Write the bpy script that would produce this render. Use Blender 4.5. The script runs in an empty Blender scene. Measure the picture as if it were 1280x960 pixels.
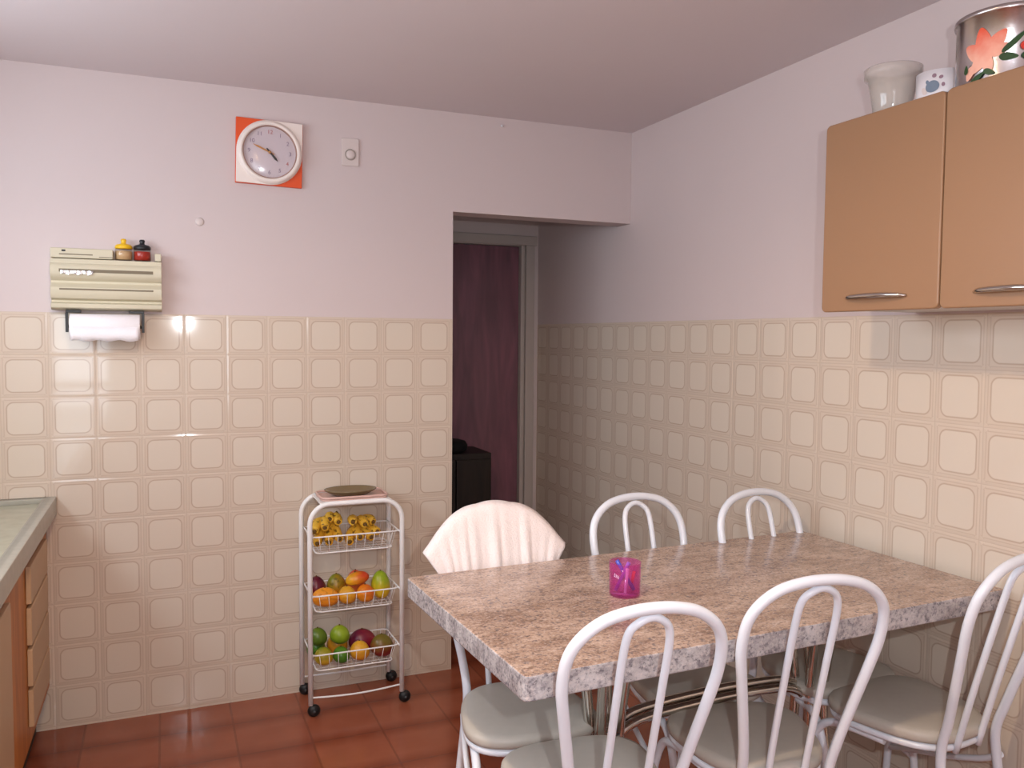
import bpy, bmesh, math, random
from mathutils import Vector, Matrix
random.seed(7)
C = bpy.context.scene.collection
PI = math.pi

# ------------------------------------------------------------------ room measures (metres)
D, W, H, T = 3.3657, 1.985, 2.3678, 1.5087      # back wall, right wall, ceiling height, tile height
OX, LH, FD = 1.1297, 1.9584, 4.385              # doorway left edge, lintel height, hall far wall
BX, RY = 0.3062, 0.4745                         # tile joint offsets
LX, FY = -0.96, -1.35                           # left wall, wall behind the camera
WT = 0.115                                      # thickness of the back wall
HL = -0.4                                       # left end of the hallway
CAM_H, YAW, PIT, ROL, FPX = 1.4332, 0.3952, -0.0555, 0.0085, 1045.3

# ------------------------------------------------------------------ materials
def srgb(r, g, b):
    f = lambda c: (c/255/12.92 if c/255 <= .04045 else ((c/255+.055)/1.055)**2.4)
    return (f(r), f(g), f(b), 1)

def mat(name, col, rough=.5, metal=0, noise=0, nscale=20, bump=0, trans=0, ior=1.45, coat=0, alpha=1, spec=None, vec_scale=None, detail=3):
    m = bpy.data.materials.new(name); m.use_nodes = True
    nt = m.node_tree; b = nt.nodes['Principled BSDF']
    b.inputs['Base Color'].default_value = col
    b.inputs['Roughness'].default_value = rough
    b.inputs['Metallic'].default_value = metal
    b.inputs['IOR'].default_value = ior
    b.inputs['Transmission Weight'].default_value = trans
    b.inputs['Coat Weight'].default_value = coat
    b.inputs['Coat Roughness'].default_value = .08
    b.inputs['Alpha'].default_value = alpha
    if spec is not None: b.inputs['Specular IOR Level'].default_value = spec
    tc = nt.nodes.new('ShaderNodeTexCoord'); nz = nt.nodes.new('ShaderNodeTexNoise')
    nz.inputs['Scale'].default_value = nscale; nz.inputs['Detail'].default_value = detail
    if vec_scale:
        mp = nt.nodes.new('ShaderNodeMapping'); mp.inputs['Scale'].default_value = vec_scale
        nt.links.new(tc.outputs['Object'], mp.inputs['Vector']); nt.links.new(mp.outputs[0], nz.inputs['Vector'])
    else:
        nt.links.new(tc.outputs['Object'], nz.inputs['Vector'])
    if noise:
        mx = nt.nodes.new('ShaderNodeMix'); mx.data_type = 'RGBA'
        mx.inputs['A'].default_value = tuple(c*(1-noise) for c in col[:3])+(1,)
        mx.inputs['B'].default_value = tuple(min(1, c*(1+noise)) for c in col[:3])+(1,)
        nt.links.new(nz.outputs['Fac'], mx.inputs['Factor']); nt.links.new(mx.outputs['Result'], b.inputs['Base Color'])
    if bump:
        bp = nt.nodes.new('ShaderNodeBump'); bp.inputs['Strength'].default_value = bump; bp.inputs['Distance'].default_value = .004
        nt.links.new(nz.outputs['Fac'], bp.inputs['Height']); nt.links.new(bp.outputs[0], b.inputs['Normal'])
    return m

class NG:
    """tiny helper for maths node chains"""
    def __init__(s, m): s.nt = m.node_tree
    def m(s, op, a, b=None, c=None, clamp=False):
        n = s.nt.nodes.new('ShaderNodeMath'); n.operation = op; n.use_clamp = clamp
        for i, v in enumerate((a, b, c)):
            if v is None: continue
            if isinstance(v, (int, float)): n.inputs[i].default_value = v
            else: s.nt.links.new(v, n.inputs[i])
        return n.outputs[0]
    def mix(s, fac, a, b):
        n = s.nt.nodes.new('ShaderNodeMix'); n.data_type = 'RGBA'
        if isinstance(fac, (int, float)): n.inputs['Factor'].default_value = fac
        else: s.nt.links.new(fac, n.inputs['Factor'])
        for k, v in (('A', a), ('B', b)):
            if isinstance(v, tuple): n.inputs[k].default_value = v
            else: s.nt.links.new(v, n.inputs[k])
        return n.outputs['Result']

def wall_tile_mat(name, axis, off):
    """glazed 15 cm wall tiles printed with a rounded square and fine border lines"""
    m = mat(name, (1, 1, 1, 1), .06); g = NG(m); nt = m.node_tree; b = nt.nodes['Principled BSDF']
    tc = nt.nodes.new('ShaderNodeTexCoord'); sp = nt.nodes.new('ShaderNodeSeparateXYZ')
    nt.links.new(tc.outputs['Object'], sp.inputs[0])
    u = g.m('DIVIDE', g.m('SUBTRACT', sp.outputs[axis], off), .15)
    v = g.m('DIVIDE', g.m('SUBTRACT', T, sp.outputs[2]), .15)
    pu = g.m('ABSOLUTE', g.m('SUBTRACT', g.m('FRACT', u), .5))
    pv = g.m('ABSOLUTE', g.m('SUBTRACT', g.m('FRACT', v), .5))
    def rbox(bh, r):
        a = g.m('MAXIMUM', g.m('SUBTRACT', pu, bh-r), 0); c = g.m('MAXIMUM', g.m('SUBTRACT', pv, bh-r), 0)
        o = g.m('SUBTRACT', g.m('SQRT', g.m('ADD', g.m('MULTIPLY', a, a), g.m('MULTIPLY', c, c))), r)
        return o
    def line(d, w, s):  # 1 on the line
        return g.m('SMOOTH_MAX' if False else 'SUBTRACT', 1, g.m('DIVIDE', g.m('SUBTRACT', g.m('ABSOLUTE', d), w), s, clamp=True), clamp=True)
    d1 = rbox(.380, .15)
    inside = g.m('SUBTRACT', 1, g.m('DIVIDE', g.m('ADD', d1, .0), .012, clamp=True), clamp=True)
    l1 = line(d1, .004, .018)
    l1b = line(g.m('SUBTRACT', d1, .035), .002, .012)
    mx = g.m('MAXIMUM', pu, pv)
    mn = g.m('MINIMUM', pu, pv)
    l2 = line(g.m('SUBTRACT', mx, .437), .003, .012)
    l2 = g.m('MULTIPLY', l2, g.m('LESS_THAN', mn, .41))
    diag = line(g.m('SUBTRACT', g.m('ADD', pu, pv), .86), .003, .014)
    diag = g.m('MULTIPLY', diag, g.m('GREATER_THAN', mn, .40))
    joint = g.m('GREATER_THAN', mx, .4935)
    nz = nt.nodes.new('ShaderNodeTexNoise'); nz.inputs['Scale'].default_value = 3.5; nt.links.new(tc.outputs['Object'], nz.inputs['Vector'])
    # each tile takes a slightly different tone
    cb = nt.nodes.new('ShaderNodeCombineXYZ'); nt.links.new(g.m('FLOOR', u), cb.inputs[0]); nt.links.new(g.m('FLOOR', v), cb.inputs[1])
    wn = nt.nodes.new('ShaderNodeTexWhiteNoise'); nt.links.new(cb.outputs[0], wn.inputs['Vector'])
    band = srgb(210, 195, 179); centre = srgb(215, 203, 188); ln = srgb(168, 142, 122)
    c = g.mix(inside, band, centre)
    c = g.mix(g.m('MULTIPLY', l1, .62), c, ln)
    c = g.mix(g.m('MULTIPLY', l2, .32), c, ln)
    c = g.mix(g.m('MULTIPLY', diag, .25), c, ln)
    c = g.mix(g.m('MULTIPLY', joint, .45), c, srgb(184, 164, 146))
    c = g.mix(g.m('MULTIPLY', wn.outputs['Value'], .10), c, srgb(200, 180, 160))
    nt.links.new(c, b.inputs['Base Color'])
    b.inputs['Specular IOR Level'].default_value = .5
    # pillowed edges and a small tilt per tile
    h = g.m('MULTIPLY', g.m('SUBTRACT', 1, g.m('DIVIDE', g.m('SUBTRACT', mx, .455), .045, clamp=True)), .0008)
    tilt = g.m('MULTIPLY', g.m('MULTIPLY', g.m('SUBTRACT', wn.outputs['Value'], .5), g.m('SUBTRACT', g.m('FRACT', u), .5)), .0003)
    h = g.m('ADD', h, tilt)
    bp = nt.nodes.new('ShaderNodeBump'); bp.inputs['Strength'].default_value = 1; bp.inputs['Distance'].default_value = 1
    nt.links.new(h, bp.inputs['Height']); nt.links.new(bp.outputs[0], b.inputs['Normal'])
    return m

def floor_mat():
    m = mat('terracotta_floor_tile', (1, 1, 1, 1), .16); g = NG(m); nt = m.node_tree; b = nt.nodes['Principled BSDF']
    tc = nt.nodes.new('ShaderNodeTexCoord'); sp = nt.nodes.new('ShaderNodeSeparateXYZ'); nt.links.new(tc.outputs['Object'], sp.inputs[0])
    S = .25
    u = g.m('DIVIDE', g.m('ADD', sp.outputs[0], .03), S); v = g.m('DIVIDE', g.m('ADD', sp.outputs[1], .08), S)
    pu = g.m('ABSOLUTE', g.m('SUBTRACT', g.m('FRACT', u), .5)); pv = g.m('ABSOLUTE', g.m('SUBTRACT', g.m('FRACT', v), .5))
    mx = g.m('MAXIMUM', pu, pv); joint = g.m('GREATER_THAN', mx, .485)
    cb = nt.nodes.new('ShaderNodeCombineXYZ'); nt.links.new(g.m('FLOOR', u), cb.inputs[0]); nt.links.new(g.m('FLOOR', v), cb.inputs[1])
    wn = nt.nodes.new('ShaderNodeTexWhiteNoise'); nt.links.new(cb.outputs[0], wn.inputs['Vector'])
    nz = nt.nodes.new('ShaderNodeTexNoise'); nz.inputs['Scale'].default_value = 9; nz.inputs['Detail'].default_value = 5; nt.links.new(tc.outputs['Object'], nz.inputs['Vector'])
    c = g.mix(wn.outputs['Value'], srgb(148, 80, 56), srgb(168, 100, 74))
    c = g.mix(g.m('MULTIPLY', nz.outputs['Fac'], .5), c, srgb(112, 48, 30))
    c = g.mix(g.m('MULTIPLY', g.m('DIVIDE', g.m('SUBTRACT', pv, .25), .2, clamp=True), .5), c, srgb(112, 46, 24))  # darker row edges leave lighter centres: reflected light put into the colour
    c = g.mix(g.m('MULTIPLY', joint, .4), c, srgb(96, 54, 40))
    nt.links.new(c, b.inputs['Base Color'])
    h = g.m('ADD', g.m('MULTIPLY', joint, -.0004), g.m('MULTIPLY', nz.outputs['Fac'], .0012))
    bp = nt.nodes.new('ShaderNodeBump'); bp.inputs['Distance'].default_value = 1; bp.inputs['Strength'].default_value = .8
    nt.links.new(h, bp.inputs['Height']); nt.links.new(bp.outputs[0], b.inputs['Normal'])
    return m

def granite_mat(name, lo, hi, blotch):
    m = mat(name, (1, 1, 1, 1), .17); g = NG(m); nt = m.node_tree; b = nt.nodes['Principled BSDF']
    tc = nt.nodes.new('ShaderNodeTexCoord')
    mp = nt.nodes.new('ShaderNodeMapping'); mp.inputs['Scale'].default_value = (1, 2.1, 1.6); mp.inputs['Rotation'].default_value = (0, 0, .25)
    nt.links.new(tc.outputs['Object'], mp.inputs['Vector'])
    def nz(s, d, v): 
        n = nt.nodes.new('ShaderNodeTexNoise'); n.inputs['Scale'].default_value = s; n.inputs['Detail'].default_value = d; n.inputs['Roughness'].default_value = .65
        nt.links.new(v, n.inputs['Vector']); return n.outputs['Fac']
    big = nz(9, 6, mp.outputs[0]); mid = nz(42, 5, mp.outputs[0]); fine = nz(170, 4, tc.outputs['Object'])
    s = lambda x, lo, hi: g.m('DIVIDE', g.m('SUBTRACT', x, lo), hi-lo, clamp=True)
    c = g.mix(s(big, .36, .64), lo, hi)
    c = g.mix(g.m('MULTIPLY', s(mid, .50, .66), .75), c, blotch)
    med = nz(85, 3, tc.outputs['Object'])
    c = g.mix(g.m('MULTIPLY', s(med, .54, .66), .6), c, srgb(104, 102, 112))
    c = g.mix(g.m('MULTIPLY', s(fine, .55, .66), .55), c, srgb(84, 78, 84))
    c = g.mix(g.m('MULTIPLY', s(fine, .45, .34), .5), c, srgb(218, 206, 200))
    nt.links.new(c, b.inputs['Base Color'])
    return m

def fruit_mat(name, c1, c2, ax=(0, 0, 1), rough=.32, shift=0, spots=0):
    """skin running from one colour to another across the fruit, with blotches"""
    m = mat(name, c1, rough); g = NG(m); nt = m.node_tree; b = nt.nodes['Principled BSDF']
    tc = nt.nodes.new('ShaderNodeTexCoord'); sp = nt.nodes.new('ShaderNodeSeparateXYZ'); nt.links.new(tc.outputs['Object'], sp.inputs[0])
    n = nt.nodes.new('ShaderNodeTexNoise'); n.inputs['Scale'].default_value = 28; n.inputs['Detail'].default_value = 4; nt.links.new(tc.outputs['Object'], n.inputs['Vector'])
    d = g.m('ADD', g.m('ADD', g.m('MULTIPLY', sp.outputs[0], ax[0]), g.m('MULTIPLY', sp.outputs[1], ax[1])), g.m('MULTIPLY', sp.outputs[2], ax[2]))
    f = g.m('ADD', g.m('MULTIPLY', d, 14), g.m('ADD', g.m('MULTIPLY', g.m('SUBTRACT', n.outputs['Fac'], .5), 1.2), .5+shift), clamp=True)
    c = g.mix(f, c1, c2)
    if spots:
        n2 = nt.nodes.new('ShaderNodeTexNoise'); n2.inputs['Scale'].default_value = 60; nt.links.new(tc.outputs['Object'], n2.inputs['Vector'])
        c = g.mix(g.m('MULTIPLY', g.m('DIVIDE', g.m('SUBTRACT', n2.outputs['Fac'], .56), .08, clamp=True), spots), c, srgb(74, 42, 18))
    nt.links.new(c, b.inputs['Base Color'])
    return m

def wood_mat(name, c1, c2, scale=(14, 14, 1.2), rough=.4):
    m = mat(name, c1, rough); g = NG(m); nt = m.node_tree; b = nt.nodes['Principled BSDF']
    tc = nt.nodes.new('ShaderNodeTexCoord'); mp = nt.nodes.new('ShaderNodeMapping'); mp.inputs['Scale'].default_value = scale
    nt.links.new(tc.outputs['Object'], mp.inputs['Vector'])
    n = nt.nodes.new('ShaderNodeTexNoise'); n.inputs['Scale'].default_value = 3; n.inputs['Detail'].default_value = 6; n.inputs['Distortion'].default_value = .6
    nt.links.new(mp.outputs[0], n.inputs['Vector'])
    c = g.mix(g.m('DIVIDE', g.m('SUBTRACT', n.outputs['Fac'], .35), .3, clamp=True), c1, c2)
    nt.links.new(c, b.inputs['Base Color']); return m

def thin_glass(name, tint, body=0.0, body_col=(1, 1, 1, 1), rough=.04):
    """thin clear plastic or glass: see-through with a glossy skin"""
    m = bpy.data.materials.new(name); m.use_nodes = True; nt = m.node_tree; nt.nodes.clear()
    out = nt.nodes.new('ShaderNodeOutputMaterial'); tr = nt.nodes.new('ShaderNodeBsdfTransparent'); gl = nt.nodes.new('ShaderNodeBsdfGlossy'); di = nt.nodes.new('ShaderNodeBsdfDiffuse')
    fr = nt.nodes.new('ShaderNodeFresnel'); fr.inputs['IOR'].default_value = 1.45; geo = nt.nodes.new('ShaderNodeNewGeometry'); sb = nt.nodes.new('ShaderNodeMath'); sb.operation = 'MULTIPLY_ADD'; sb.inputs[1].default_value = -1; sb.inputs[2].default_value = 1; ml = nt.nodes.new('ShaderNodeMath'); ml.operation = 'MULTIPLY'; mx = nt.nodes.new('ShaderNodeMixShader'); m2 = nt.nodes.new('ShaderNodeMixShader')
    nz = nt.nodes.new('ShaderNodeTexNoise'); nz.inputs['Scale'].default_value = 30
    mc = nt.nodes.new('ShaderNodeMix'); mc.data_type = 'RGBA'; mc.inputs['A'].default_value = body_col; mc.inputs['B'].default_value = tuple(c*.96 for c in body_col[:3])+(1,)
    nt.links.new(nz.outputs['Fac'], mc.inputs['Factor']); nt.links.new(mc.outputs['Result'], di.inputs['Color'])
    tr.inputs['Color'].default_value = tint; gl.inputs['Roughness'].default_value = rough
    m2.inputs['Fac'].default_value = body
    nt.links.new(tr.outputs[0], m2.inputs[1]); nt.links.new(di.outputs[0], m2.inputs[2])
    nt.links.new(geo.outputs['Backfacing'], sb.inputs[0]); nt.links.new(fr.outputs[0], ml.inputs[0]); nt.links.new(sb.outputs[0], ml.inputs[1]); nt.links.new(ml.outputs[0], mx.inputs['Fac']); nt.links.new(m2.outputs[0], mx.inputs[1]); nt.links.new(gl.outputs[0], mx.inputs[2]); nt.links.new(mx.outputs[0], out.inputs['Surface'])
    return m
M = {}
M['paint'] = mat('pinkish_wall_paint', srgb(208, 194, 193), .6, noise=.015, nscale=3, bump=.12)
M['ceil'] = mat('ceiling_paint', srgb(216, 205, 207), .75, noise=.015, nscale=4, bump=.1)
M['hall'] = mat('hall_wall_paint', srgb(206, 196, 194), .6, noise=.02, nscale=4, bump=.1)
M['tile_b'] = wall_tile_mat('glazed_tile_back', 0, OX-BX)
M['tile_r'] = wall_tile_mat('glazed_tile_right', 1, D-RY)
M['floor'] = floor_mat()
M['granite'] = granite_mat('polished_pink_granite', srgb(158, 130, 112), srgb(200, 174, 156), srgb(118, 92, 80))
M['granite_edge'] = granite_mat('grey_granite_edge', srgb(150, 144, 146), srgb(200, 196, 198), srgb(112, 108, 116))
M['white_metal'] = mat('white_enamelled_tube', srgb(226, 231, 240), .28, coat=.3, noise=.01)
M['cart_metal'] = mat('white_cart_wire', srgb(242, 242, 242), .35, noise=.01)
M['vinyl'] = mat('grey_beige_vinyl', srgb(186, 180, 170), .42, noise=.04, nscale=40, bump=.15)
M['chrome'] = mat('chrome', srgb(205, 200, 192), .12, metal=1, noise=.02)
M['rubber'] = mat('black_rubber', srgb(22, 22, 24), .45, noise=.1)
M['hub'] = mat('dark_hub', srgb(70, 72, 74), .4, noise=.05)
M['cab'] = mat('caramel_lacquer', srgb(150, 114, 84), .36, noise=.02, nscale=2.5, coat=.1)
M['cabbody'] = mat('white_cabinet_body', srgb(220, 218, 214), .5, noise=.01)
M['beige'] = mat('beige_plastic', srgb(204, 196, 172), .4, noise=.01)
M['beige_dark'] = mat('shaded_slot_plastic', srgb(120, 108, 88), .6, noise=.03)
M['black'] = mat('black_plastic', srgb(32, 33, 36), .4, noise=.05)
M['paper'] = mat('paper_towel', srgb(240, 236, 240), .9, noise=.01, bump=.3, nscale=120)
M['card'] = mat('cardboard_core', srgb(170, 140, 105), .9, noise=.05)
M['foil'] = mat('aluminium_foil', srgb(190, 192, 198), .25, metal=1, bump=.8, nscale=90)
M['glass'] = thin_glass('clear_glass', (.97, .97, .96, 1))
M['lens'] = thin_glass('clock_lens', (.97, .96, .95, 1), rough=.17)
M['yellow'] = mat('yellow_plastic', srgb(232, 186, 30), .35, noise=.03)
M['spice_b'] = mat('beige_spice', srgb(206, 170, 128), .8, noise=.15, nscale=200)
M['spice_r'] = mat('red_spice', srgb(170, 40, 24), .8, noise=.2, nscale=200)
M['orange'] = mat('orange_plastic', srgb(224, 84, 38), .4, noise=.02)
M['clock_white'] = mat('clock_white', srgb(240, 228, 220), .35, noise=.01)
M['dial'] = mat('dial_lilac', srgb(214, 204, 214), .5, noise=.01)
M['dial_rim'] = mat('dial_rim', srgb(165, 130, 118), .4, noise=.02)
M['ink'] = mat('numeral_ink', srgb(140, 124, 150), .6, noise=.02)
M['ink_red'] = mat('numeral_red', srgb(190, 110, 110), .6, noise=.02)
M['gold'] = mat('gold_hand', srgb(206, 150, 88), .35, metal=.6, noise=.02)
M['plate'] = mat('off_white_plate', srgb(214, 201, 197), .4, noise=.01)
M['grey_ring'] = mat('grey_ring', srgb(160, 150, 142), .5, noise=.03)
M['towel'] = mat('white_cotton', srgb(238, 228, 226), .95, noise=.02, bump=.6, nscale=220)
M['hem'] = mat('towel_hem', srgb(214, 208, 214), .95, noise=.03, bump=.4, nscale=200)
M['door'] = wood_mat('purple_brown_door', srgb(112, 80, 90), srgb(136, 92, 106), (6, 6, .8), .3)
M['frame'] = mat('door_frame_paint', srgb(186, 178, 172), .6, noise=.03)
M['dark'] = wood_mat('very_dark_wood', srgb(16, 11, 9), srgb(34, 24, 18), (10, 10, 1), .5)
M['darkcloth'] = mat('black_cloth', srgb(14, 13, 14), .9, noise=.1, bump=.5)
M['counter'] = mat('pale_green_stone', srgb(178, 180, 160), .2, noise=.16, nscale=24, detail=7)
M['steel'] = mat('counter_edge_stone', srgb(168, 166, 154), .25, noise=.1, nscale=40)
M['orange_wood'] = wood_mat('honey_wood', srgb(170, 96, 34), srgb(198, 122, 52), (8, 8, 1), .4)
M['panel_wood'] = mat('beige_laminate', srgb(190, 158, 124), .45, noise=.05, nscale=8)
M['kick'] = mat('dark_toe_kick', srgb(50, 40, 36), .6, noise=.1)
M['frosted'] = thin_glass('frosted_plastic', (.93, .91, .90, 1), .34, srgb(226, 220, 212))
M['ceramic'] = mat('white_ceramic', srgb(228, 224, 228), .25, noise=.01)
M['blueprint'] = mat('grey_blue_print', srgb(110, 124, 142), .4, noise=.1)
M['brownprint'] = mat('mauve_print', srgb(140, 110, 124), .4, noise=.1)
M['aluminium'] = mat('spun_aluminium', srgb(196, 190, 190), .22, metal=1, bump=.06, nscale=60, vec_scale=(1, 1, 40))
M['petal'] = fruit_mat('salmon_petal', srgb(238, 178, 156), srgb(222, 78, 44), (0, 0, 1), .4, shift=-1.15)
M['petal_red'] = mat('red_petal', srgb(208, 58, 44), .4, noise=.1)
M['leaf'] = mat('dark_green_leaf', srgb(42, 72, 36), .4, noise=.3, nscale=60)
M['pinkglass'] = thin_glass('pink_translucent_plastic', srgb(250, 208, 240), .13, srgb(224, 90, 176))
M['stick_blue'] = mat('blue_plastic', srgb(70, 80, 190), .3, noise=.02)
M['stick_violet'] = mat('violet_plastic', srgb(150, 90, 190), .3, noise=.02)
M['stick_white'] = mat('white_plastic', srgb(235, 230, 240), .3, noise=.02)
M['stick_red'] = mat('orange_red_plastic', srgb(220, 80, 50), .3, noise=.02)
M['dish'] = mat('olive_brown_glaze', srgb(118, 100, 70), .25, noise=.2, nscale=16)
M['traypink'] = mat('pale_pink_tray', srgb(214, 178, 168), .35, noise=.03)
M['leafprint'] = mat('grey_cloth', srgb(120, 110, 106), .8, noise=.1)
M['banana'] = fruit_mat('banana_skin', srgb(206, 146, 34), srgb(226, 180, 60), (0, 0, 1), .45, spots=.8)
M['banana_tip'] = mat('banana_tip', srgb(104, 76, 34), .7, noise=.2)
M['window_frame'] = mat('white_window_frame', srgb(220, 220, 220), .4, noise=.01)
M['lampglow'] = bpy.data.materials.new('lamp_glass'); M['lampglow'].use_nodes = True
_b = M['lampglow'].node_tree.nodes['Principled BSDF']; _b.inputs['Base Color'].default_value = (1, .9, .75, 1)
_b.inputs['Emission Color'].default_value = (1, .66, .36, 1); _b.inputs['Emission Strength'].default_value = 30

# ------------------------------------------------------------------ mesh helpers
class MB:
    def __init__(s): s.v = []; s.f = []; s.mi = []; s.sm = []
    def add(s, vs, fs, mi=0, smooth=False):
        o = len(s.v); s.v += [tuple(v) for v in vs]
        for f in fs: s.f.append([i+o for i in f]); s.mi.append(mi); s.sm.append(smooth)
    def box(s, x0, x1, y0, y1, z0, z1, mi=0):
        vs = [(x, y, z) for z in (z0, z1) for y in (y0, y1) for x in (x0, x1)]
        s.add(vs, [(0, 2, 3, 1), (4, 5, 7, 6), (0, 1, 5, 4), (2, 6, 7, 3), (0, 4, 6, 2), (1, 3, 7, 5)], mi); return s
    def tube(s, pts, r, n=12, closed=False, mi=0):
        pts = [Vector(p) for p in pts]; N = len(pts)
        rr = r if isinstance(r, (list, tuple)) else [r]*N
        tang = []
        for i in range(N):
            a = pts[(i-1) % N] if (closed or i > 0) else pts[i]; b = pts[(i+1) % N] if (closed or i < N-1) else pts[i]
            tang.append((b-a).normalized())
        t = tang[0]; up = Vector((0, 0, 1)) if abs(t.z) < .9 else Vector((1, 0, 0))
        nrm = (up - t*up.dot(t)).normalized(); frames = [nrm]
        for i in range(1, N):
            nrm = nrm - tang[i]*nrm.dot(tang[i]); nrm = nrm.normalized(); frames.append(nrm)
        vs = []
        for i in range(N):
            n1 = frames[i]; n2 = tang[i].cross(n1)
            for k in range(n):
                a = 2*PI*k/n; vs.append(pts[i] + (n1*math.cos(a)+n2*math.sin(a))*rr[i])
        fs = []
        R = N if closed else N-1
        for i in range(R):
            j = (i+1) % N
            for k in range(n):
                l = (k+1) % n; fs.append((i*n+k, i*n+l, j*n+l, j*n+k))
        s.add(vs, fs, mi, True)
        if not closed:
            s.add(vs[:n], [tuple(reversed(range(n)))], mi); s.add(vs[-n:], [tuple(range(n))], mi)
        return s
    def lathe(s, prof, n=40, c=(0, 0, 0), mi=0, axis='z', capends=False):
        vs = []; fs = []
        for (r, h) in prof:
            for k in range(n):
                a = 2*PI*k/n; x, y, z = r*math.cos(a), r*math.sin(a), h
                if axis == 'y': x, y, z = x, h, y
                if axis == 'x': x, y, z = h, x, y
                vs.append((x+c[0], y+c[1], z+c[2]))
        for i in range(len(prof)-1):
            for k in range(n):
                l = (k+1) % n; q = (i*n+k, i*n+l, (i+1)*n+l, (i+1)*n+k)
                fs.append(q if axis != 'y' else q[::-1])
        s.add(vs, fs, mi, True); return s
    def prism(s, poly, z0, z1, mi=0, plane='xy'):
        n = len(poly)
        def P(a, b, h): return (a, b, h) if plane == 'xy' else ((a, h, b) if plane == 'xz' else (h, a, b))
        vs = [P(a, b, z0) for a, b in poly]+[P(a, b, z1) for a, b in poly]
        fs = [tuple(range(n))[::-1], tuple(range(n, 2*n))]+[(i, (i+1) % n, n+(i+1) % n, n+i) for i in range(n)]
        s.add(vs, fs, mi); return s
    def build(s, name, mats, parent=None, bevel=0, seg=2, loc=None, smooth=None):
        me = bpy.data.meshes.new(name); me.from_pydata(s.v, [], s.f)
        if not isinstance(mats, (list, tuple)): mats = [mats]
        for m in mats: me.materials.append(m)
        for p, i, sm in zip(me.polygons, s.mi, s.sm): p.material_index = i; p.use_smooth = sm if smooth is None else smooth
        bm = bmesh.new(); bm.from_mesh(me); bmesh.ops.remove_doubles(bm, verts=bm.verts, dist=1e-6); bmesh.ops.recalc_face_normals(bm, faces=bm.faces); bm.to_mesh(me); bm.free()
        o = bpy.data.objects.new(name, me); C.objects.link(o)
        if parent: o.parent = parent
        if loc: o.location = loc
        if bevel:
            b = o.modifiers.new('bevel', 'BEVEL'); b.width = bevel; b.segments = seg; b.limit_method = 'ANGLE'; b.angle_limit = .6
            for p in me.polygons: p.use_smooth = True
            w = o.modifiers.new('wn', 'WEIGHTED_NORMAL'); w.keep_sharp = False
        return o

def smoothpath(pts, k=6, closed=False):
    P = [Vector(p) for p in pts]; n = len(P); out = []
    rng = n if closed else n-1
    for i in range(rng):
        p0 = P[(i-1) % n] if (closed or i > 0) else P[0]*2-P[1]
        p1 = P[i]; p2 = P[(i+1) % n]; p3 = P[(i+2) % n] if (closed or i+2 < n) else P[-1]*2-P[-2]
        for j in range(k):
            t = j/k; out.append(.5*((2*p1)+(p2-p0)*t+(2*p0-5*p1+4*p2-p3)*t*t+(3*p1-p0-3*p2+p3)*t**3))
    if not closed: out.append(P[-1])
    return out

def rrect(x0, x1, y0, y1, r, n=6):
    out = []
    for cx, cy, a0 in ((x1-r, y1-r, 0), (x0+r, y1-r, PI/2), (x0+r, y0+r, PI), (x1-r, y0+r, 3*PI/2)):
        for i in range(n+1):
            a = a0+PI/2*i/n; out.append((cx+r*math.cos(a), cy+r*math.sin(a)))
    return out

def empty(name, label, cat, loc=(0, 0, 0), rz=0, group=None):
    o = bpy.data.objects.new(name, None); C.objects.link(o); o.empty_display_size = .1
    o.location = loc; o.rotation_euler = (0, 0, rz); o['label'] = label; o['category'] = cat
    if group: o['group'] = group
    return o
def tag(o, label, cat, group=None):
    o['label'] = label; o['category'] = cat
    if group: o['group'] = group
    return o
def struct(o, label=None):
    o['kind'] = 'structure'
    if label: o['label'] = label
    return o
def children(o): return [c for c in C.objects if c.parent == o]
def copy_tree(o, parent=None):
    c = o.copy(); C.objects.link(c); c.parent = parent
    for ch in children(o): copy_tree(ch, c)
    return c

# ------------------------------------------------------------------ room shell
struct(MB().box(LX-.15, W+.15, FY-.15, FD+.15, -.1, 0).build('floor', M['floor']), 'glossy terracotta tiled floor')
struct(MB().box(LX-.15, W+.15, FY-.15, FD+.15, H, H+.12).build('ceiling', M['ceil']), 'plain painted ceiling')
TH = .006
b = MB()                                                     # back wall: painted wall with tiling up to T, opening at the right
b.box(LX-.15, OX, D+TH, D+WT, 0, H, 0); b.box(OX, W, D+TH, D+WT, LH, H, 0)
b.box(LX-.15, OX, D+.0005, D+TH, T, H, 0); b.box(OX, W, D+.0005, D+TH, LH, H, 0)
b.box(LX-.15, OX, D, D+TH, 0, T, 1)
struct(b.build('wall_back', [M['paint'], M['tile_b']]), 'back wall, cream tiles below and pinkish paint above, with an opening at the right')
b = MB()
b.box(W+TH, W+.15, FY-.15, FD+.15, 0, H, 0); b.box(W+.0005, W+TH, FY-.15, FD+.15, T, H, 0); b.box(W, W+TH, FY-.15, FD+.15, 0, T, 1)
struct(b.build('wall_right', [M['paint'], M['tile_r']]), 'right wall, cream tiles below and pinkish paint above')
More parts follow.
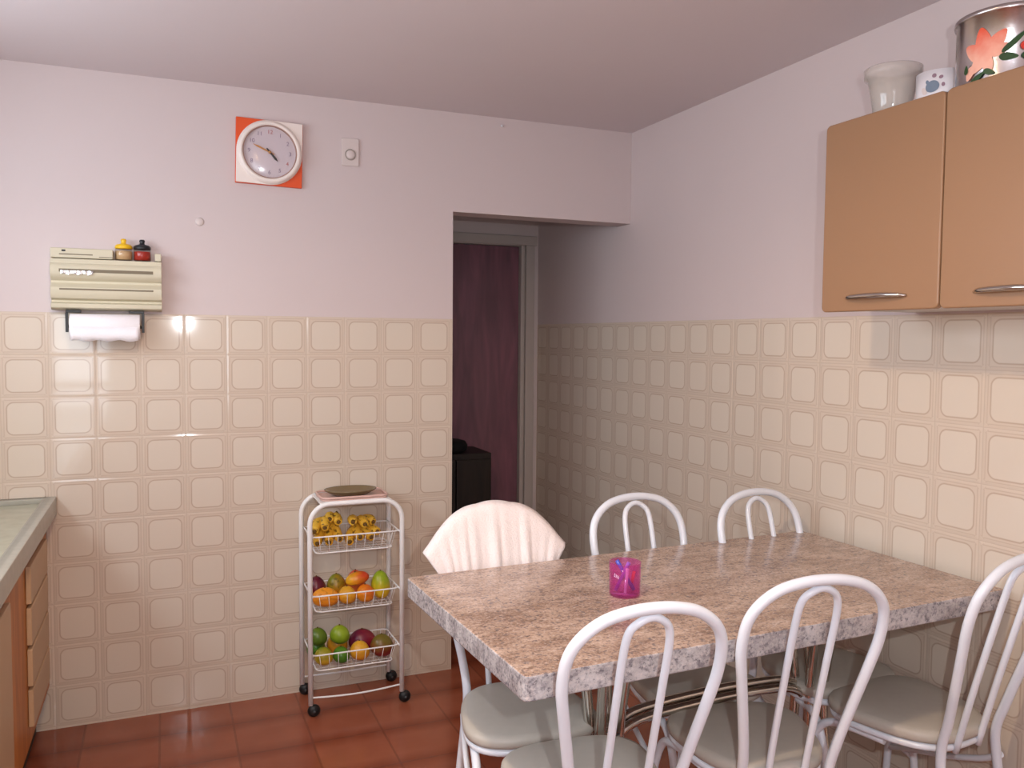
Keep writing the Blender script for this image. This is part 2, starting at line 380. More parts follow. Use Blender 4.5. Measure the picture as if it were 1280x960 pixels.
# left wall with window over the counter
WY0, WY1, WZ0, WZ1 = 1.15, 2.85, 1.52, 2.10
b = MB(); x0, x1 = LX-.14, LX
b.box(x0, x1, FY-.15, WY0, 0, H); b.box(x0, x1, WY1, D+.003, 0, H); b.box(x0, x1, WY0, WY1, 0, WZ0); b.box(x0, x1, WY0, WY1, WZ1, H)
struct(b.build('wall_left', M['paint']), 'left wall with a window over the counter')
struct(MB().box(LX-.15, -.92, FY-.14, FY, 0, H).box(-.40, W+.15, FY-.14, FY, 0, H).box(-.92, -.40, FY-.14, FY, 2.05, H).build('wall_front', M['paint']), 'wall behind the viewer with an added glazed door')
b = MB()
for x0_, x1_, z0_, z1_ in ((-.92, -.87, 0, 2.05), (-.45, -.40, 0, 2.05), (-.87, -.45, 2.0, 2.05), (-.87, -.45, 0, .12), (-.87, -.45, .95, 1.02)): b.box(x0_, x1_, FY-.09, FY-.05, z0_, z1_)
struct(b.build('added_door_2', M['window_frame']), 'white framed glazed outside door, added unseen behind the viewer')  # unseen door, added so cool fill light enters from behind
b = MB(); fx0, fx1 = LX-.09, LX-.05
for y0, y1, z0, z1 in ((WY0, WY1, WZ0, WZ0+.04), (WY0, WY1, WZ1-.04, WZ1), (WY0, WY0+.04, WZ0+.04, WZ1-.04), (WY1-.04, WY1, WZ0+.04, WZ1-.04),
                       (1.66, 1.69, WZ0+.04, WZ1-.04), (2.20, 2.23, WZ0+.04, WZ1-.04)):
    b.box(fx0, fx1, y0, y1, z0, z1)
wf = struct(b.build('window_1', M['window_frame']), 'white framed kitchen window over the counter')
# hallway beyond the opening
HW = MB().box(HL-.1, 1.42, FD, FD+.12, 0, H).box(1.42, W, FD, FD+.12, 2.007, H).box(1.958, W, FD, FD+.12, 0, 2.007)
struct(HW.build('wall_hall', M['hall']), 'end wall of the hallway around the dark door')
struct(MB().box(HL-.12, HL, D+WT, FD, 0, H).build('wall_hall_left', M['hall']), 'left end of the hallway')
DX0, DX1 = 1.16, 1.878
dr = MB()
dr.box(DX0, DX1, FD+.03, FD+.07, .01, 1.948)
dr = MB().box(1.42, DX1, FD+.03, FD+.07, .008, 1.948)
d1 = struct(dr.build('door_1', M['door'], bevel=.003), 'dark purple-brown door at the end of the hallway')
b = MB(); b.box(1.42, W-.012, FD-.016, FD+.025, 1.955, 2.007); b.box(1.905, 1.958, FD-.016, FD+.025, 0, 1.955); b.box(1.88, 1.905, FD, FD+.08, 0, 1.955); b.box(1.42, 1.88, FD, FD+.08, 1.95, 1.975)
struct(b.build('trim_1', M['frame'], bevel=.004), 'painted frame of the hallway door')

# ------------------------------------------------------------------ kitchen chairs
def make_chair(label):
    root = empty('kitchen_chair', label, 'chair', group='white tubular chairs around the granite table')
    half = [(.132, 0, -.215), (.124, .20, -.190), (.112, .38, -.170), (.107, .47, -.165), (.113, .545, -.184), (.130, .64, -.209), (.148, .73, -.233), (.160, .80, -.251), (.157, .86, -.267), (.137, .900, -.279), (.098, .930, -.287), (.050, .944, -.291), (0, .948, -.292)]
    pts = [(x, y, z) for x, z, y in half]+[(-x, y, z) for x, z, y in half[-2::-1]]
    MB().tube(smoothpath(pts, 5), .0115, 14).build('back_frame', M['white_metal'], root)
    ih = [(.044, .445, -.160), (.045, .60, -.197), (.046, .76, -.239), (.046, .86, -.266), (.040, .902, -.277), (.023, .921, -.284), (0, .929, -.286)]
    pts = [(x, y+.001, z) for x, z, y in ih]+[(-x, y+.001, z) for x, z, y in ih[-2::-1]]
    MB().tube(smoothpath(pts, 5), .0080, 12).build('back_loop', M['white_metal'], root)
    # seat: a tapered rounded cushion
    def outline(k, n=64):
        out = []
        for i in range(n):
            a = 2*PI*i/n; c, s_ = math.cos(a), math.sin(a); e = 2/2.9
            x = math.copysign(abs(c)**e, c); y = math.copysign(abs(s_)**e, s_)
            w = .164+.03*y
            out.append((x*w*k, y*.166*k))
        return out
    b = MB(); rings = [(.95, .466), (.99, .469), (1.0, .478), (.995, .486), (.970, .493), (.90, .497), (.6, .500), (.25, .501)]
    n = 64; vs = []; fs = []
    for k, z in rings: vs += [(x, y, z) for x, y in outline(k)]
    for i in range(len(rings)-1):
        for j in range(n): l = (j+1) % n; fs.append((i*n+j, i*n+l, (i+1)*n+l, (i+1)*n+j))
    fs.append(tuple(reversed(range(n)))); fs.append(tuple(range((len(rings)-1)*n, len(rings)*n)))
    b.add(vs, fs, 0, True); b.build('seat', M['vinyl'], root)
    fr = [(x, y, .4560) for x, y in outline(.93, 48)]
    MB().tube(fr, .0095, 10, closed=True).build('seat_frame', M['white_metal'], root)
    for s in (1, -1):
        lg = MB().tube(smoothpath([(s*.13, -.03, .437), (s*.150, .07, .438), (s*.160, .130, .422), (s*.166, .165, .36), (s*.170, .180, .28), (s*.178, .20, 0.012)], 6), .0105, 12).build('leg', M['white_metal'], root)
        MB().lathe([(0, 0), (.014, 0), (.0145, .03), (.0105, .032)], 14, (s*.178, .20, 0)).build('foot_cap', M['rubber'], lg)
        MB().tube(smoothpath([(s*.115, -.176, .41), (s*.126, -.12, .372), (s*.143, -.01, .325), (s*.162, .11, .285), (s*.170, .177, .26)], 5), .0080, 10).build('side_brace', M['white_metal'], root)
        MB().lathe([(0, 0), (.015, 0), (.0155, .03), (.0115, .032)], 14, (s*.132, -.215, 0)).build('foot_cap', M['rubber'], root)
    return root
proto = make_chair('white tubular hoop-back chair in the foreground, left of the two whole hoops before the table')
def put(o, x, y, rz): o.location = (x, y, 0); o.rotation_euler = (0, 0, rz)
put(proto, .836, 1.560, math.radians(-5))
LBL = [
 (1.284, 1.585, -10, 'white tubular hoop-back chair in the foreground, right of the two whole hoops before the table'),
 (1.775, 1.560, 6, 'white tubular chair by the right wall, its hoop cut by the right picture edge'),
 (.838, 1.912, 180-5, 'white tubular chair with a white cloth draped over its back'),
 (1.342, 1.918, 180+2, 'white hoop-back chair behind the table, middle of the three there'),
 (1.757, 1.852, 180+4, 'white hoop-back chair behind the table with its hoop close to the right wall'),
]
chairs = [proto]
for x, y, a, l in LBL:
    c = copy_tree(proto); c['label'] = l; put(c, x, y, math.radians(a)); chairs.append(c)

# cloth over the back of the covered chair
def make_towel(ch):
    n = 72; b = MB()
    def top(s):   # s in -1..1 -> (x, z) of the fold running over the hoop
        x = s*.208
        ax = abs(x)
        z = .966-2.95*ax*ax+.010*math.sin(PI*min(1, max(0, (ax-.05)/.14)))
        return x, z
    rows = 26
    def panel(sign):
        vs = []
        for i in range(n+1):
            s = -1+2*i/n; x, zt = top(s)
            zb = .615+.02*math.sin(3*s+1)+.05*(abs(s)**3)
            for j in range(rows+1):
                t = j/rows
                z = zt+(zb-zt)*t
                pinch = 1-.62*min(t, .42)*(abs(s)**2)
                fold = (.0075*math.sin(s*13+.6+.6*t)+.004*math.sin(s*29+1.3))*min(1, t*2.2)*(1 if abs(s) < .97 else .4)
                lean = -.165-.127*(z-.47)/.486
                off = .0135+.004*t
                if t < .06: off *= math.sqrt(t/.06)
                vs.append((x*pinch, lean+sign*(off+abs(fold)*1.1)+ (sign*fold*.3), z))
        return vs
    A = panel(1); B = panel(-1)
    fs = [(i*(rows+1)+j, (i+1)*(rows+1)+j, (i+1)*(rows+1)+j+1, i*(rows+1)+j+1) for i in range(n) for j in range(rows)]
    b.add(A, fs, 0, True); b.add(B, fs, 0, True)
    o = b.build('draped_cloth', M['towel'])
    m = o.modifiers.new('thick', 'SOLIDIFY'); m.thickness = .003; m.offset = 1
    o.location = ch.location; o.rotation_euler = ch.rotation_euler
    return o
tw = make_towel(chairs[3])
tag(tw, 'white folded cloth draped over the back of the far left chair', 'cloth')

# ------------------------------------------------------------------ dining table
TT = .81
TX0, TX1, TY0, TY1 = .589, 1.939, 1.407, 2.107
tb = empty('dining_table', 'rectangular table with a pinkish granite top and curved chrome legs', 'table', ((TX0+TX1)/2, (TY0+TY1)/2, 0), math.radians(2.5))
hx, hy = (TX1-TX0)/2, (TY1-TY0)/2
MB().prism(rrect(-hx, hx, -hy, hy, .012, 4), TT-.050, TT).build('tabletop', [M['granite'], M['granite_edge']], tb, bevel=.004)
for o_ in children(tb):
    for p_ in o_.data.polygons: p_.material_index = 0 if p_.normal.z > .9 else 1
for px in (.978, 1.640):
    cx = px-(TX0+TX1)/2
    MB().box(cx-.075, cx+.075, -.16, .16, TT-.058, TT-.0505).build('mounting_plate', M['chrome'], tb, bevel=.002)
    for sx in (-1, 1):
        for sy in (-1, 1):
            MB().tube(smoothpath([(cx+sx*.055, sy*.11, TT-.059), (cx+sx*.036, sy*.060, .68), (cx+sx*.028, sy*.034, .55), (cx+sx*.026, sy*.026, .42), (cx+sx*.036, sy*.05, .26), (cx+sx*.07, sy*.15, .10), (cx+sx*.10, sy*.255, .013)], 6), .013, 14).build('leg', M['chrome'], tb)
for sy, dz in ((-1, 0), (1, .015)):
    c0, c1 = .978-(TX0+TX1)/2, 1.640-(TX0+TX1)/2
    MB().tube(smoothpath([(c0+.02, sy*.010, .445+dz), (c0+.055, sy*.010, .478+dz), (c0+.13, sy*.010, .496+dz), ((c0+c1)/2, sy*.010, .503+dz), (c1-.13, sy*.010, .496+dz), (c1-.055, sy*.010, .478+dz), (c1-.02, sy*.010, .445+dz)], 8), .0115, 12).build('stretcher', M['chrome'], tb)

# pink cup with sticks
cup = tag(MB().lathe([(0, 0), (.036, 0), (.0375, .004), (.0385, .082), (.0365, .082), (.0355, .006), (0, .006)], 36).build('cup', M['pinkglass']), 'translucent pink cup holding small coloured sticks, on the granite table', 'cup')
cup.location = (1.03, 1.745, TT)
sticks = [(-.018, .008, .022, -.006, 'stick_blue', 'blue stick leaning to the right inside the pink cup'),
          (.004, -.012, -.022, .006, 'stick_violet', 'violet stick leaning to the left inside the pink cup'),
          (-.006, -.022, -.010, -.020, 'stick_white', 'short white stick standing at the front left of the pink cup'),
          (.022, -.006, .024, .012, 'stick_red', 'short orange-red stick at the right side of the pink cup')]
for i, (xa, ya, xb, yb, mt, lb) in enumerate(sticks):
    L = (.074, .072, .060, .045)[i]
    s = MB().tube([(xb, yb, .0115), ((xa+xb)/2, (ya+yb)/2, .01+L/2), (xa, ya, .01+L)], .0048 if i < 2 else .004, 10).build('plastic_stick', M[mt])
    s.location = cup.location; tag(s, lb, 'stick', 'sticks in the pink cup')

# ------------------------------------------------------------------ fruit trolley
KX0, KX1, KY0, KY1 = .494, .846, 3.125, 3.335
kc = ((KX0+KX1)/2, (KY0+KY1)/2)
ct = empty('fruit_trolley', 'white tubular trolley with three wire fruit baskets, against the tiled back wall', 'trolley', (kc[0], kc[1], 0))
w2, d2 = (KX1-KX0)/2, (KY1-KY0)/2
KT = .815
for sy in (-1, 1):
    pts = [(-w2, sy*d2, .045), (-w2, sy*d2, KT-.085)]
    for i in range(1, 8): a = PI-PI/2*i/8; pts.append((-w2+.075+.075*math.cos(a), sy*d2, KT-.085+.075*math.sin(a)))
    pts += [(-w2+.075, sy*d2, KT-.01), (w2-.075, sy*d2, KT-.01)]
    for i in range(1, 8): a = PI/2-PI/2*i/8; pts.append((w2-.075+.075*math.cos(a), sy*d2, KT-.085+.075*math.sin(a)))
    pts += [(w2, sy*d2, KT-.085), (w2, sy*d2, .045)]
    MB().tube(pts, .0095, 12).build('side_frame', M['cart_metal'], ct)
for sx in (-1, 1):
    for sy in (-1, 1):
        wh = MB().lathe([(0, -.016), (.012, -.015), (.0195, -.010), (.0235, -.003), (.0235, .003), (.0195, .010), (.012, .015), (0, .016)], 24, (sx*w2+.012, sy*d2, .0235), axis='y').build('caster_wheel', M['rubber'], ct)
        MB().lathe([(0, -.018), (.005, -.0175), (.005, .0175), (0, .018)], 14, (sx*w2+.012, sy*d2, .0235), axis='y').build('hub', M['hub'], wh)
# lower bowed bar
for sy in (-1, 1):
    MB().tube(smoothpath([(-w2, sy*d2, .073), (-w2*.5, sy*d2*1.06, .069), (0, sy*d2*1.08, .067), (w2*.5, sy*d2*1.06, .069), (w2, sy*d2, .073)], 5), .0035, 8).build('lower_bar', M['cart_metal'], ct)
# top shelf
b = MB().box(-w2+.04, w2-.04, -d2+.006, d2-.006, KT-.012, KT-.007)
b.build('top_shelf', M['cart_metal'], ct, bevel=.001)
BX0, BX1 = -w2+.006, w2-.026
RZ = (.680, .455, .229)
for rz in RZ:
    b = MB(); fz = rz-.066
    b.tube([(x, y, rz) for x, y in rrect(-w2+.008, w2-.010, -d2+.006, d2-.008, .022, 4)], .0030, 8, closed=True)
    bk = b.build('basket', M['cart_metal'], ct)
    g = MB()
    g.tube([(x, y, fz) for x, y in rrect(-w2+.028, w2-.030, -d2+.024, d2-.026, .02, 4)], .0028, 8, closed=True)
    for i in range(9):
        x = -w2+.045+i*(2*w2-.09)/8; xt = x*1.08
        g.tube([(xt, -d2+.006, rz), (x, -d2+.024, fz), (x, d2-.026, fz), (xt, d2-.008, rz)], .0011, 6)
    for i in range(4):
        y = -d2+.05+i*(2*d2-.1)/3
        g.tube([(-w2+.008, y, rz), (-w2+.028, y, fz), (w2-.030, y, fz), (w2-.010, y, rz)], .0011, 6)
    for sx in (-1, 1):
        g.tube([(sx*(w2-.009), -d2, rz), (sx*(w2-.009), d2, rz)], .003, 6)
    g.build('wire_grid', M['cart_metal'], bk)

# fruit
def mango(name, label, x, y, z, sx, sy, sz, m, rot=(0, 0, 0), stem=True, group='mangoes in the trolley baskets', cat='fruit'):
    sx *= 1.07; sz *= 1.07; z += sz*.065
    b = MB(); n = 24; R = 14; vs = []; fs = []
    for i in range(1, R):
        th = PI*i/R
        for k in range(n):
            a = 2*PI*k/n; X = math.sin(th)*math.cos(a); Y = math.sin(th)*math.sin(a); Z = math.cos(th)
            taper = 1-.13*Z; X += .10*(1-Z)*(1-Z)*.35
            vs.append((X*taper*sx, Y*taper*sy, Z*sz))
    vs += [(0, 0, sz*.985), (.14*sx*1, 0, -sz)]
    for i in range(R-2):
        for k in range(n): l = (k+1) % n; fs.append((i*n+k, (i+1)*n+k, (i+1)*n+l, i*n+l))
    T0 = len(vs)-2
    for k in range(n): l = (k+1) % n; fs.append((T0, k, l)); fs.append((T0+1, (R-2)*n+l, (R-2)*n+k))
    b.add(vs, fs, 0, True)
    o = b.build(name, m, loc=(x, y, z)); o.rotation_euler = rot; tag(o, label, cat, group)
    if stem:
        MB().tube([(0, 0, sz*.97), (.001, 0, sz*.97+.004)], [.0035, .0025], 8).build('stem', M['banana_tip'], o)
    return o
fm = fruit_mat
MG = {
 'maroon': fm('maroon_skin', srgb(120, 26, 30), srgb(90, 20, 42), (0, 0, 1)),
 'orangegreen': fm('orange_green_skin', srgb(206, 120, 24), srgb(120, 126, 30), (-.6, 0, .8), spots=.5),
 'peach': fm('peach_skin', srgb(226, 120, 56), srgb(214, 88, 66), (0, 0, 1)),
 'limeyellow': fm('lime_yellow_skin', srgb(222, 180, 40), srgb(140, 166, 30), (0, 0, 1)),
 'orange': fm('orange_skin', srgb(222, 132, 26), srgb(236, 158, 44), (0, 0, 1), spots=.3),
 'orange2': fm('deep_orange_skin', srgb(222, 138, 24), srgb(222, 104, 34), (1, 0, .5)),
 'yelloworange': fm('yellow_orange_skin', srgb(226, 170, 36), srgb(206, 70, 34), (1, 0, 0)),
 'greendark': fm('dark_green_skin', srgb(70, 96, 26), srgb(96, 122, 32), (0, 0, 1)),
 'greenyellow': fm('green_yellow_skin', srgb(210, 160, 40), srgb(130, 140, 34), (-.3, 0, 1)),
 'lime': fm('lime_green_skin', srgb(104, 134, 26), srgb(150, 176, 44), (0, 0, 1)),
 'green': fm('fresh_green_skin', srgb(60, 108, 30), srgb(90, 140, 36), (0, 0, 1)),
 'redpurple': fm('red_purple_skin', srgb(142, 30, 40), srgb(104, 32, 62), (-1, 0, .3)),
 'amber': fm('amber_skin', srgb(214, 138, 30), srgb(222, 170, 50), (0, 0, 1)),
 'greenred': fm('green_red_skin', srgb(132, 30, 30), srgb(112, 104, 36), (0, 0, 1)),
}
F1, F2, F3 = RZ[0]-.0625, RZ[1]-.0625, RZ[2]-.0625
GB = 'mangoes in the middle basket'; GC = 'mangoes in the bottom basket'
# middle basket: (x, y, z_centre, sx, sy, sz, material, label)
mid = [
 (.541, 3.272, .048, .035, .034, .046, 'maroon', 'dark red mango at the back left of the middle basket'),
 (.620, 3.280, .048, .036, .034, .046, 'orangegreen', 'orange and green mango at the back of the middle basket, second from the left'),
 (.697, 3.282, .051, .036, .034, .049, 'peach', 'peach coloured mango at the back of the middle basket, third from the left'),
 (.560, 3.192, .036, .050, .036, .035, 'orange', 'orange mango lying at the front left of the middle basket'),
 (.645, 3.196, .034, .033, .034, .033, 'amber', 'amber yellow mango at the front middle of the middle basket'),
 (.716, 3.194, .034, .034, .034, .033, 'orange2', 'deep orange mango at the front of the middle basket, third from the left'),
 (.782, 3.215, .054, .035, .038, .053, 'limeyellow', 'tall lime and yellow mango at the right of the middle basket'),
]
for x, y, dz, sx, sy, sz, mt, lb in mid:
    mango('mango', lb, x, y, F2+dz+.001, sx, sy, sz, MG[mt], group=GB)
mango('mango', 'orange mango lying on the front fruits in the middle of the middle basket', .690, 3.226, F2+.088, .044, .028, .025, MG['yelloworange'], (0, -.25, 0), group=GB)
bot = [
 (.537, 3.270, .040, .034, .034, .040, 'green', 'green mango at the back left of the bottom basket'),
 (.622, 3.278, .041, .038, .036, .041, 'amber', 'yellow mango at the back of the bottom basket behind the lime green one'),
 (.720, 3.270, .044, .052, .040, .044, 'redpurple', 'large red and purple mango at the back of the bottom basket'),
 (.553, 3.190, .033, .033, .034, .033, 'greenyellow', 'yellow-green mango at the front left of the bottom basket'),
 (.620, 3.188, .030, .030, .034, .030, 'green', 'fresh green mango low at the front of the bottom basket'),
 (.693, 3.190, .036, .036, .034, .036, 'amber', 'amber mango at the front middle of the bottom basket'),
 (.782, 3.196, .042, .043, .038, .042, 'greenred', 'mango green above and dark red below, at the front right of the bottom basket'),
]
for x, y, dz, sx, sy, sz, mt, lb in bot:
    mango('mango', lb, x, y, F3+dz+.001, sx, sy, sz, MG[mt], group=GC)
mango('mango', 'dark green mango on top at the far left of the bottom basket', .538, 3.228, F3+.099, .033, .031, .033, MG['greendark'], group=GC)
mango('mango', 'bright lime green mango on top of the bottom basket, left of the red one', .622, 3.228, F3+.097, .036, .034, .035, MG['lime'], group=GC)

def bunch(label, loc, rz, bananas, stem):
    r = empty('banana_bunch', label, 'bananas', loc, rz, 'bananas in the top basket')
    for (p0, p1, p2, rad) in bananas:
        pts = smoothpath([p0, p1, p2], 7); N = len(pts)
        rr = [rad*(.42+.58*math.sin(PI*min(1, max(0, (i+1.5)/(N+2))))**.55) for i in range(N)]
        bn = MB().tube(pts, rr, 9).build('banana', M['banana'], r)
        d = (pts[-1]-pts[-2]).normalized()
        MB().tube([pts[-1], pts[-1]+d*.006], [rr[-1]*.62, rr[-1]*.35], 8).build('tip', M['banana_tip'], bn)
    MB().tube(smoothpath(stem, 4), [.007, .007, .0065, .006, .006, .006, .006, .006, .005][:len(smoothpath(stem, 4))], 8).build('stem', M['banana_tip'], r)
    return r
def ban(origin, crown, ends, rad=.0205):
    out = []
    for k, (ex, ey, ez) in enumerate(ends):
        e = Vector((ex, ey, ez))-Vector(origin); c0 = Vector(crown)-Vector(origin)+Vector((.006*(k % 3-1), 0, .004*(k % 2)))
        side = Vector((e.x-c0.x, 0, 0))*.25
        mid_ = (c0+e)/2+side+Vector((0, 0, .012 if ez > .68 else -.012))
        out.append((tuple(c0), tuple(mid_), tuple(e), rad))
    return out
OL = (.600, 3.235, F1+.040); CL = (.612, 3.285, .708)
bl = ban(OL, CL, [(.520, 3.180, .693), (.560, 3.185, .702), (.583, 3.215, .728), (.616, 3.205, .716), (.528, 3.168, .648), (.572, 3.162, .650), (.612, 3.165, .660)])
bunch('left bunch of small ripe bananas with a dark stem, in the top basket', OL, 0, bl, [(.012, .050, .050), (.012, .048, .066), (.026, .045, .084)])
OR = (.700, 3.235, F1+.040); CR = (.705, 3.288, .690)
br = ban(OR, CR, [(.672, 3.205, .712), (.718, 3.200, .700), (.650, 3.160, .646), (.692, 3.165, .660), (.736, 3.168, .655), (.768, 3.200, .668), (.758, 3.232, .700)])
bunch('right bunch of small ripe bananas, in the top basket', OR, 0, br, [(.005, .053, .032), (.006, .056, .044), (.004, .060, .052)])

# things on the trolley top
tr = MB()
tr.prism(rrect(.545, .800, 3.150, 3.315, .03), KT-.0055, KT-.001); 
tr.tube([(x, y, KT+.005) for x, y in rrect(.545, .800, 3.150, 3.315, .03)], .0045, 8, closed=True)
tag(tr.build('serving_tray', M['traypink']), 'pale pinkish shallow tray lying on the top of the fruit trolley', 'tray')
di = MB().lathe([(0, 0), (.055, 0), (.075, .006), (.100, .020), (.102, .024), (.097, .024), (.070, .011), (0, .007)], 48).build('shallow_dish', M['dish'])
di.location = (.668, 3.232, KT); di.scale = (1, .74, 1); tag(di, 'olive-brown shallow oval dish on the tray of the fruit trolley', 'dish')

# ------------------------------------------------------------------ sink counter and base cabinet
CX = -.36
b = MB()
b.box(LX+.001, CX-.035, FY+.02, D-.035, .79, .835, 0)
b.box(CX-.035, CX, FY+.02, D-.001, .786, .852, 1)
b.box(LX+.001, CX-.035, D-.035, D-.001, .79, .852, 1)
cn = b.build('countertop', [M['counter'], M['steel']], bevel=.003)
tag(cn, 'pale greenish stone kitchen worktop with a raised edge, at the left', 'worktop')
base = empty('base_cabinet', 'honey wood base cabinet with beige drawer and door fronts, under the worktop', 'cabinet', (0, 0, 0))
b = MB(); b.box(LX+.002, -.395, FY+.05, D-.003, .165, .784); b.build('body', M['orange_wood'], base, bevel=.002)
MB().box(LX+.002, -.44, FY+.05, D-.003, 0, .1645).build('toe_kick', M['kick'], base)
for i in range(4):
    z1 = .728-i*.127; dw = MB().box(-.3945, -.379, 2.86, 3.245, z1-.115, z1).build('drawer', M['panel_wood'], base, bevel=.003)
for y0, y1 in ((2.05, 2.50), (1.56, 2.01), (.95, 1.40), (.46, .91)):
    MB().box(-.3945, -.379, y0, y1, .22, .728).build('door', M['panel_wood'], base, bevel=.003)

# ------------------------------------------------------------------ wall cabinet
GX, GY0, GY1, GZ0, GZ1 = 1.645, 1.030, 1.775, 1.508, 2.003
wc = empty('wall_cabinet', 'caramel lacquered wall cabinet with rounded doors and chrome handles, on the right wall', 'cabinet', (W, (GY0+GY1)/2, GZ0))
def L(x, y, z): return (x-W, y-(GY0+GY1)/2, z-GZ0)
a0 = L(GX+.020, GY0+.004, GZ0+.006); a1 = L(W-.001, GY1-.004, GZ1-.003)
b = MB(); t = .016
b.box(a0[0], a1[0], a0[1], a1[1], a0[2], a0[2]+t); b.box(a0[0], a1[0], a0[1], a1[1], a1[2]-t, a1[2])
b.box(a0[0], a1[0], a0[1], a0[1]+t, a0[2]+t, a1[2]-t); b.box(a0[0], a1[0], a1[1]-t, a1[1], a0[2]+t, a1[2]-t); b.box(a1[0]-.006, a1[0], a0[1]+t, a1[1]-t, a0[2]+t, a1[2]-t)
b.build('body', M['cabbody'], wc)
ym = 1.4035
for k, (y0, y1) in enumerate(((ym+.0015, GY1), (GY0, ym-.0015))):
    q0 = L(GX, y0, GZ0); q1 = L(GX, y1, GZ1)
    dr_ = MB().prism(rrect(q0[1], q1[1], q0[2], q1[2], .014, 5), q0[0], q0[0]+.019, plane='yz').build('door', M['cab'], wc, bevel=.004, seg=3)
    yc = (q0[1]+q1[1])/2; hz = q0[2]+.036
    pts = smoothpath([(q0[0]-.001, yc-.096, hz-.002), (q0[0]-.014, yc-.07, hz), (q0[0]-.021, yc, hz+.001), (q0[0]-.014, yc+.07, hz), (q0[0]-.001, yc+.096, hz-.002)], 6)
    N = len(pts); MB().tube(pts, [.0035+.0035*math.sin(PI*i/(N-1)) for i in range(N)], 10).build('handle', M['chrome'], dr_)

# on the wall cabinet
GT = GZ1-.003
o = MB().lathe([(0, .001), (.042, .001), (.045, .006), (.051, .055), (.061, .108), (.070, .112), (.071, .134), (.068, .136), (.066, .116), (.058, .112), (.049, .055), (.043, .01), (0, .008)], 48).build('plastic_pot', M['frosted'])
o.location = (1.755, 1.660, GT); tag(o, 'frosted cream plastic pot standing on the wall cabinet, leftmost', 'pot')
cc = MB().lathe([(0, 0), (.050, 0), (.053, .004), (.055, .088), (.0525, .088), (.0505, .008), (0, .006)], 40).build('printed_cup', M['ceramic'])
cc.location = (1.775, 1.532, GT); tag(cc, 'white cup with a grey-blue print, between the plastic pot and the metal tin', 'cup')
def decal(rad, cang, cz, poly, off=.0006, m=None, name='print', parent=None):
    """curved patch lying on a cylinder: poly in (arc metres, height metres)"""
    n = len(poly); vs = [(0, 0, 0)]*0; ring = []
    cxp = sum(p[0] for p in poly)/n; czp = sum(p[1] for p in poly)/n
    K = 4; vs = []; fs = []
    for k in range(K+1):
        f = k/K
        for (u_, v_) in poly:
            a = cang+(cxp+(u_-cxp)*f)/rad; z = cz+czp+(v_-czp)*f
            vs.append((( rad+off)*math.cos(a), (rad+off)*math.sin(a), z))
    for k in range(K):
        for i in range(n): j = (i+1) % n; fs.append((k*n+i, k*n+j, (k+1)*n+j, (k+1)*n+i))
    mb = MB(); mb.add(vs, fs, 0, True); o = mb.build(name, m, parent)
    return o
def ell(cu, cv, a, b_, rot, n=20, pw=1):
    out = []
    for i in range(n):
        t = 2*PI*i/n; x = a*math.cos(t); y = b_*math.sin(t)*(1-.35*math.cos(t) if pw != 1 else 1)
        out.append((cu+x*math.cos(rot)-y*math.sin(rot), cv+x*math.sin(rot)+y*math.cos(rot)))
    return out
ca = math.atan2(-1.532, -1.775)-.25     # towards the viewer
for u_, v_, a_, b_, r_, mt in ((-.004, .048, .016, .014, .2, 'blueprint'), (-.024, .040, .006, .010, .5, 'plate'), (.0, .073, .005, .005, 0, 'brownprint'), (.015, .068, .005, .004, .4, 'brownprint'), (.020, .050, .004, .005, 0, 'brownprint'), (-.016, .060, .004, .005, .3, 'blueprint')):
    decal(.0552, ca, 0, ell(u_, v_, a_, b_, r_), .0004, M[mt], 'print', cc)
TR = .105
tin = MB().lathe([(0, 0), (TR-.004, 0), (TR, .004), (TR, .006), (TR, .146), (TR+.004, .148), (TR+.0055, .153), (TR+.004, .159), (TR-.002, .160), (TR-.02, .162), (0, .164)], 72).build('metal_tin', M['aluminium'])
tin.location = (1.770, 1.350, GT); tag(tin, 'large round aluminium tin painted with orange flowers, on the wall cabinet', 'tin')
ta = math.atan2(-1.335, -1.765)
# flower centre in arc metres (negative = photo left... angle grows anticlockwise seen from above, so to the photo right)
FU, FV = -.044, .056
for k, (du, dv, a_, b_, r_) in enumerate([(-.020, .012, .026, .015, 2.5), (-.004, .026, .030, .016, 1.75), (.018, .022, .027, .014, .9), (.026, .008, .020, .011, .25), (.000, .0, .020, .014, 1.2), (-.012, -.012, .022, .012, -2.3), (.006, -.018, .016, .010, -1.3), (-.028, -.026, .014, .008, -2.0)]):
    decal(TR, ta, 0, ell(FU+du*1.15, FV+dv*1.15, a_*1.15, b_*1.15, r_, pw=2), .0006+.0004*k, M['petal'], 'flower_petal', tin)
for k, (du, dv, a_, b_, r_) in enumerate([(.046, -.010, .018, .008, -.1), (.055, .020, .030, .006, .75), (-.014, -.044, .018, .006, .6), (.010, -.036, .012, .006, -.4), (.085, -.010, .016, .007, .1), (-.040, -.020, .010, .005, 1.5)]):
    decal(TR, ta, 0, ell(FU+du, FV+dv, a_, b_, r_, pw=2), .0042+.0003*k, M['leaf'], 'flower_leaf', tin)
for k, (du, dv, a_, b_, r_) in enumerate([(.082, .010, .016, .009, .1), (.094, .004, .014, .009, -.5)]):
    decal(TR, ta, 0, ell(FU+du, FV+dv, a_, b_, r_, pw=2), .006+.0004*k, M['petal_red'], 'flower_petal', tin)

# ------------------------------------------------------------------ wall clock
ck = empty('wall_clock', 'square wall clock with orange corners and a round white rim on the back wall', 'clock', (.385, D, 2.130))
ck.rotation_euler = (0, .022, 0)
MB().box(-.1235, .1235, -.016, -.001, -.1225, .1225).build('orange_back', M['orange'], ck, bevel=.002)
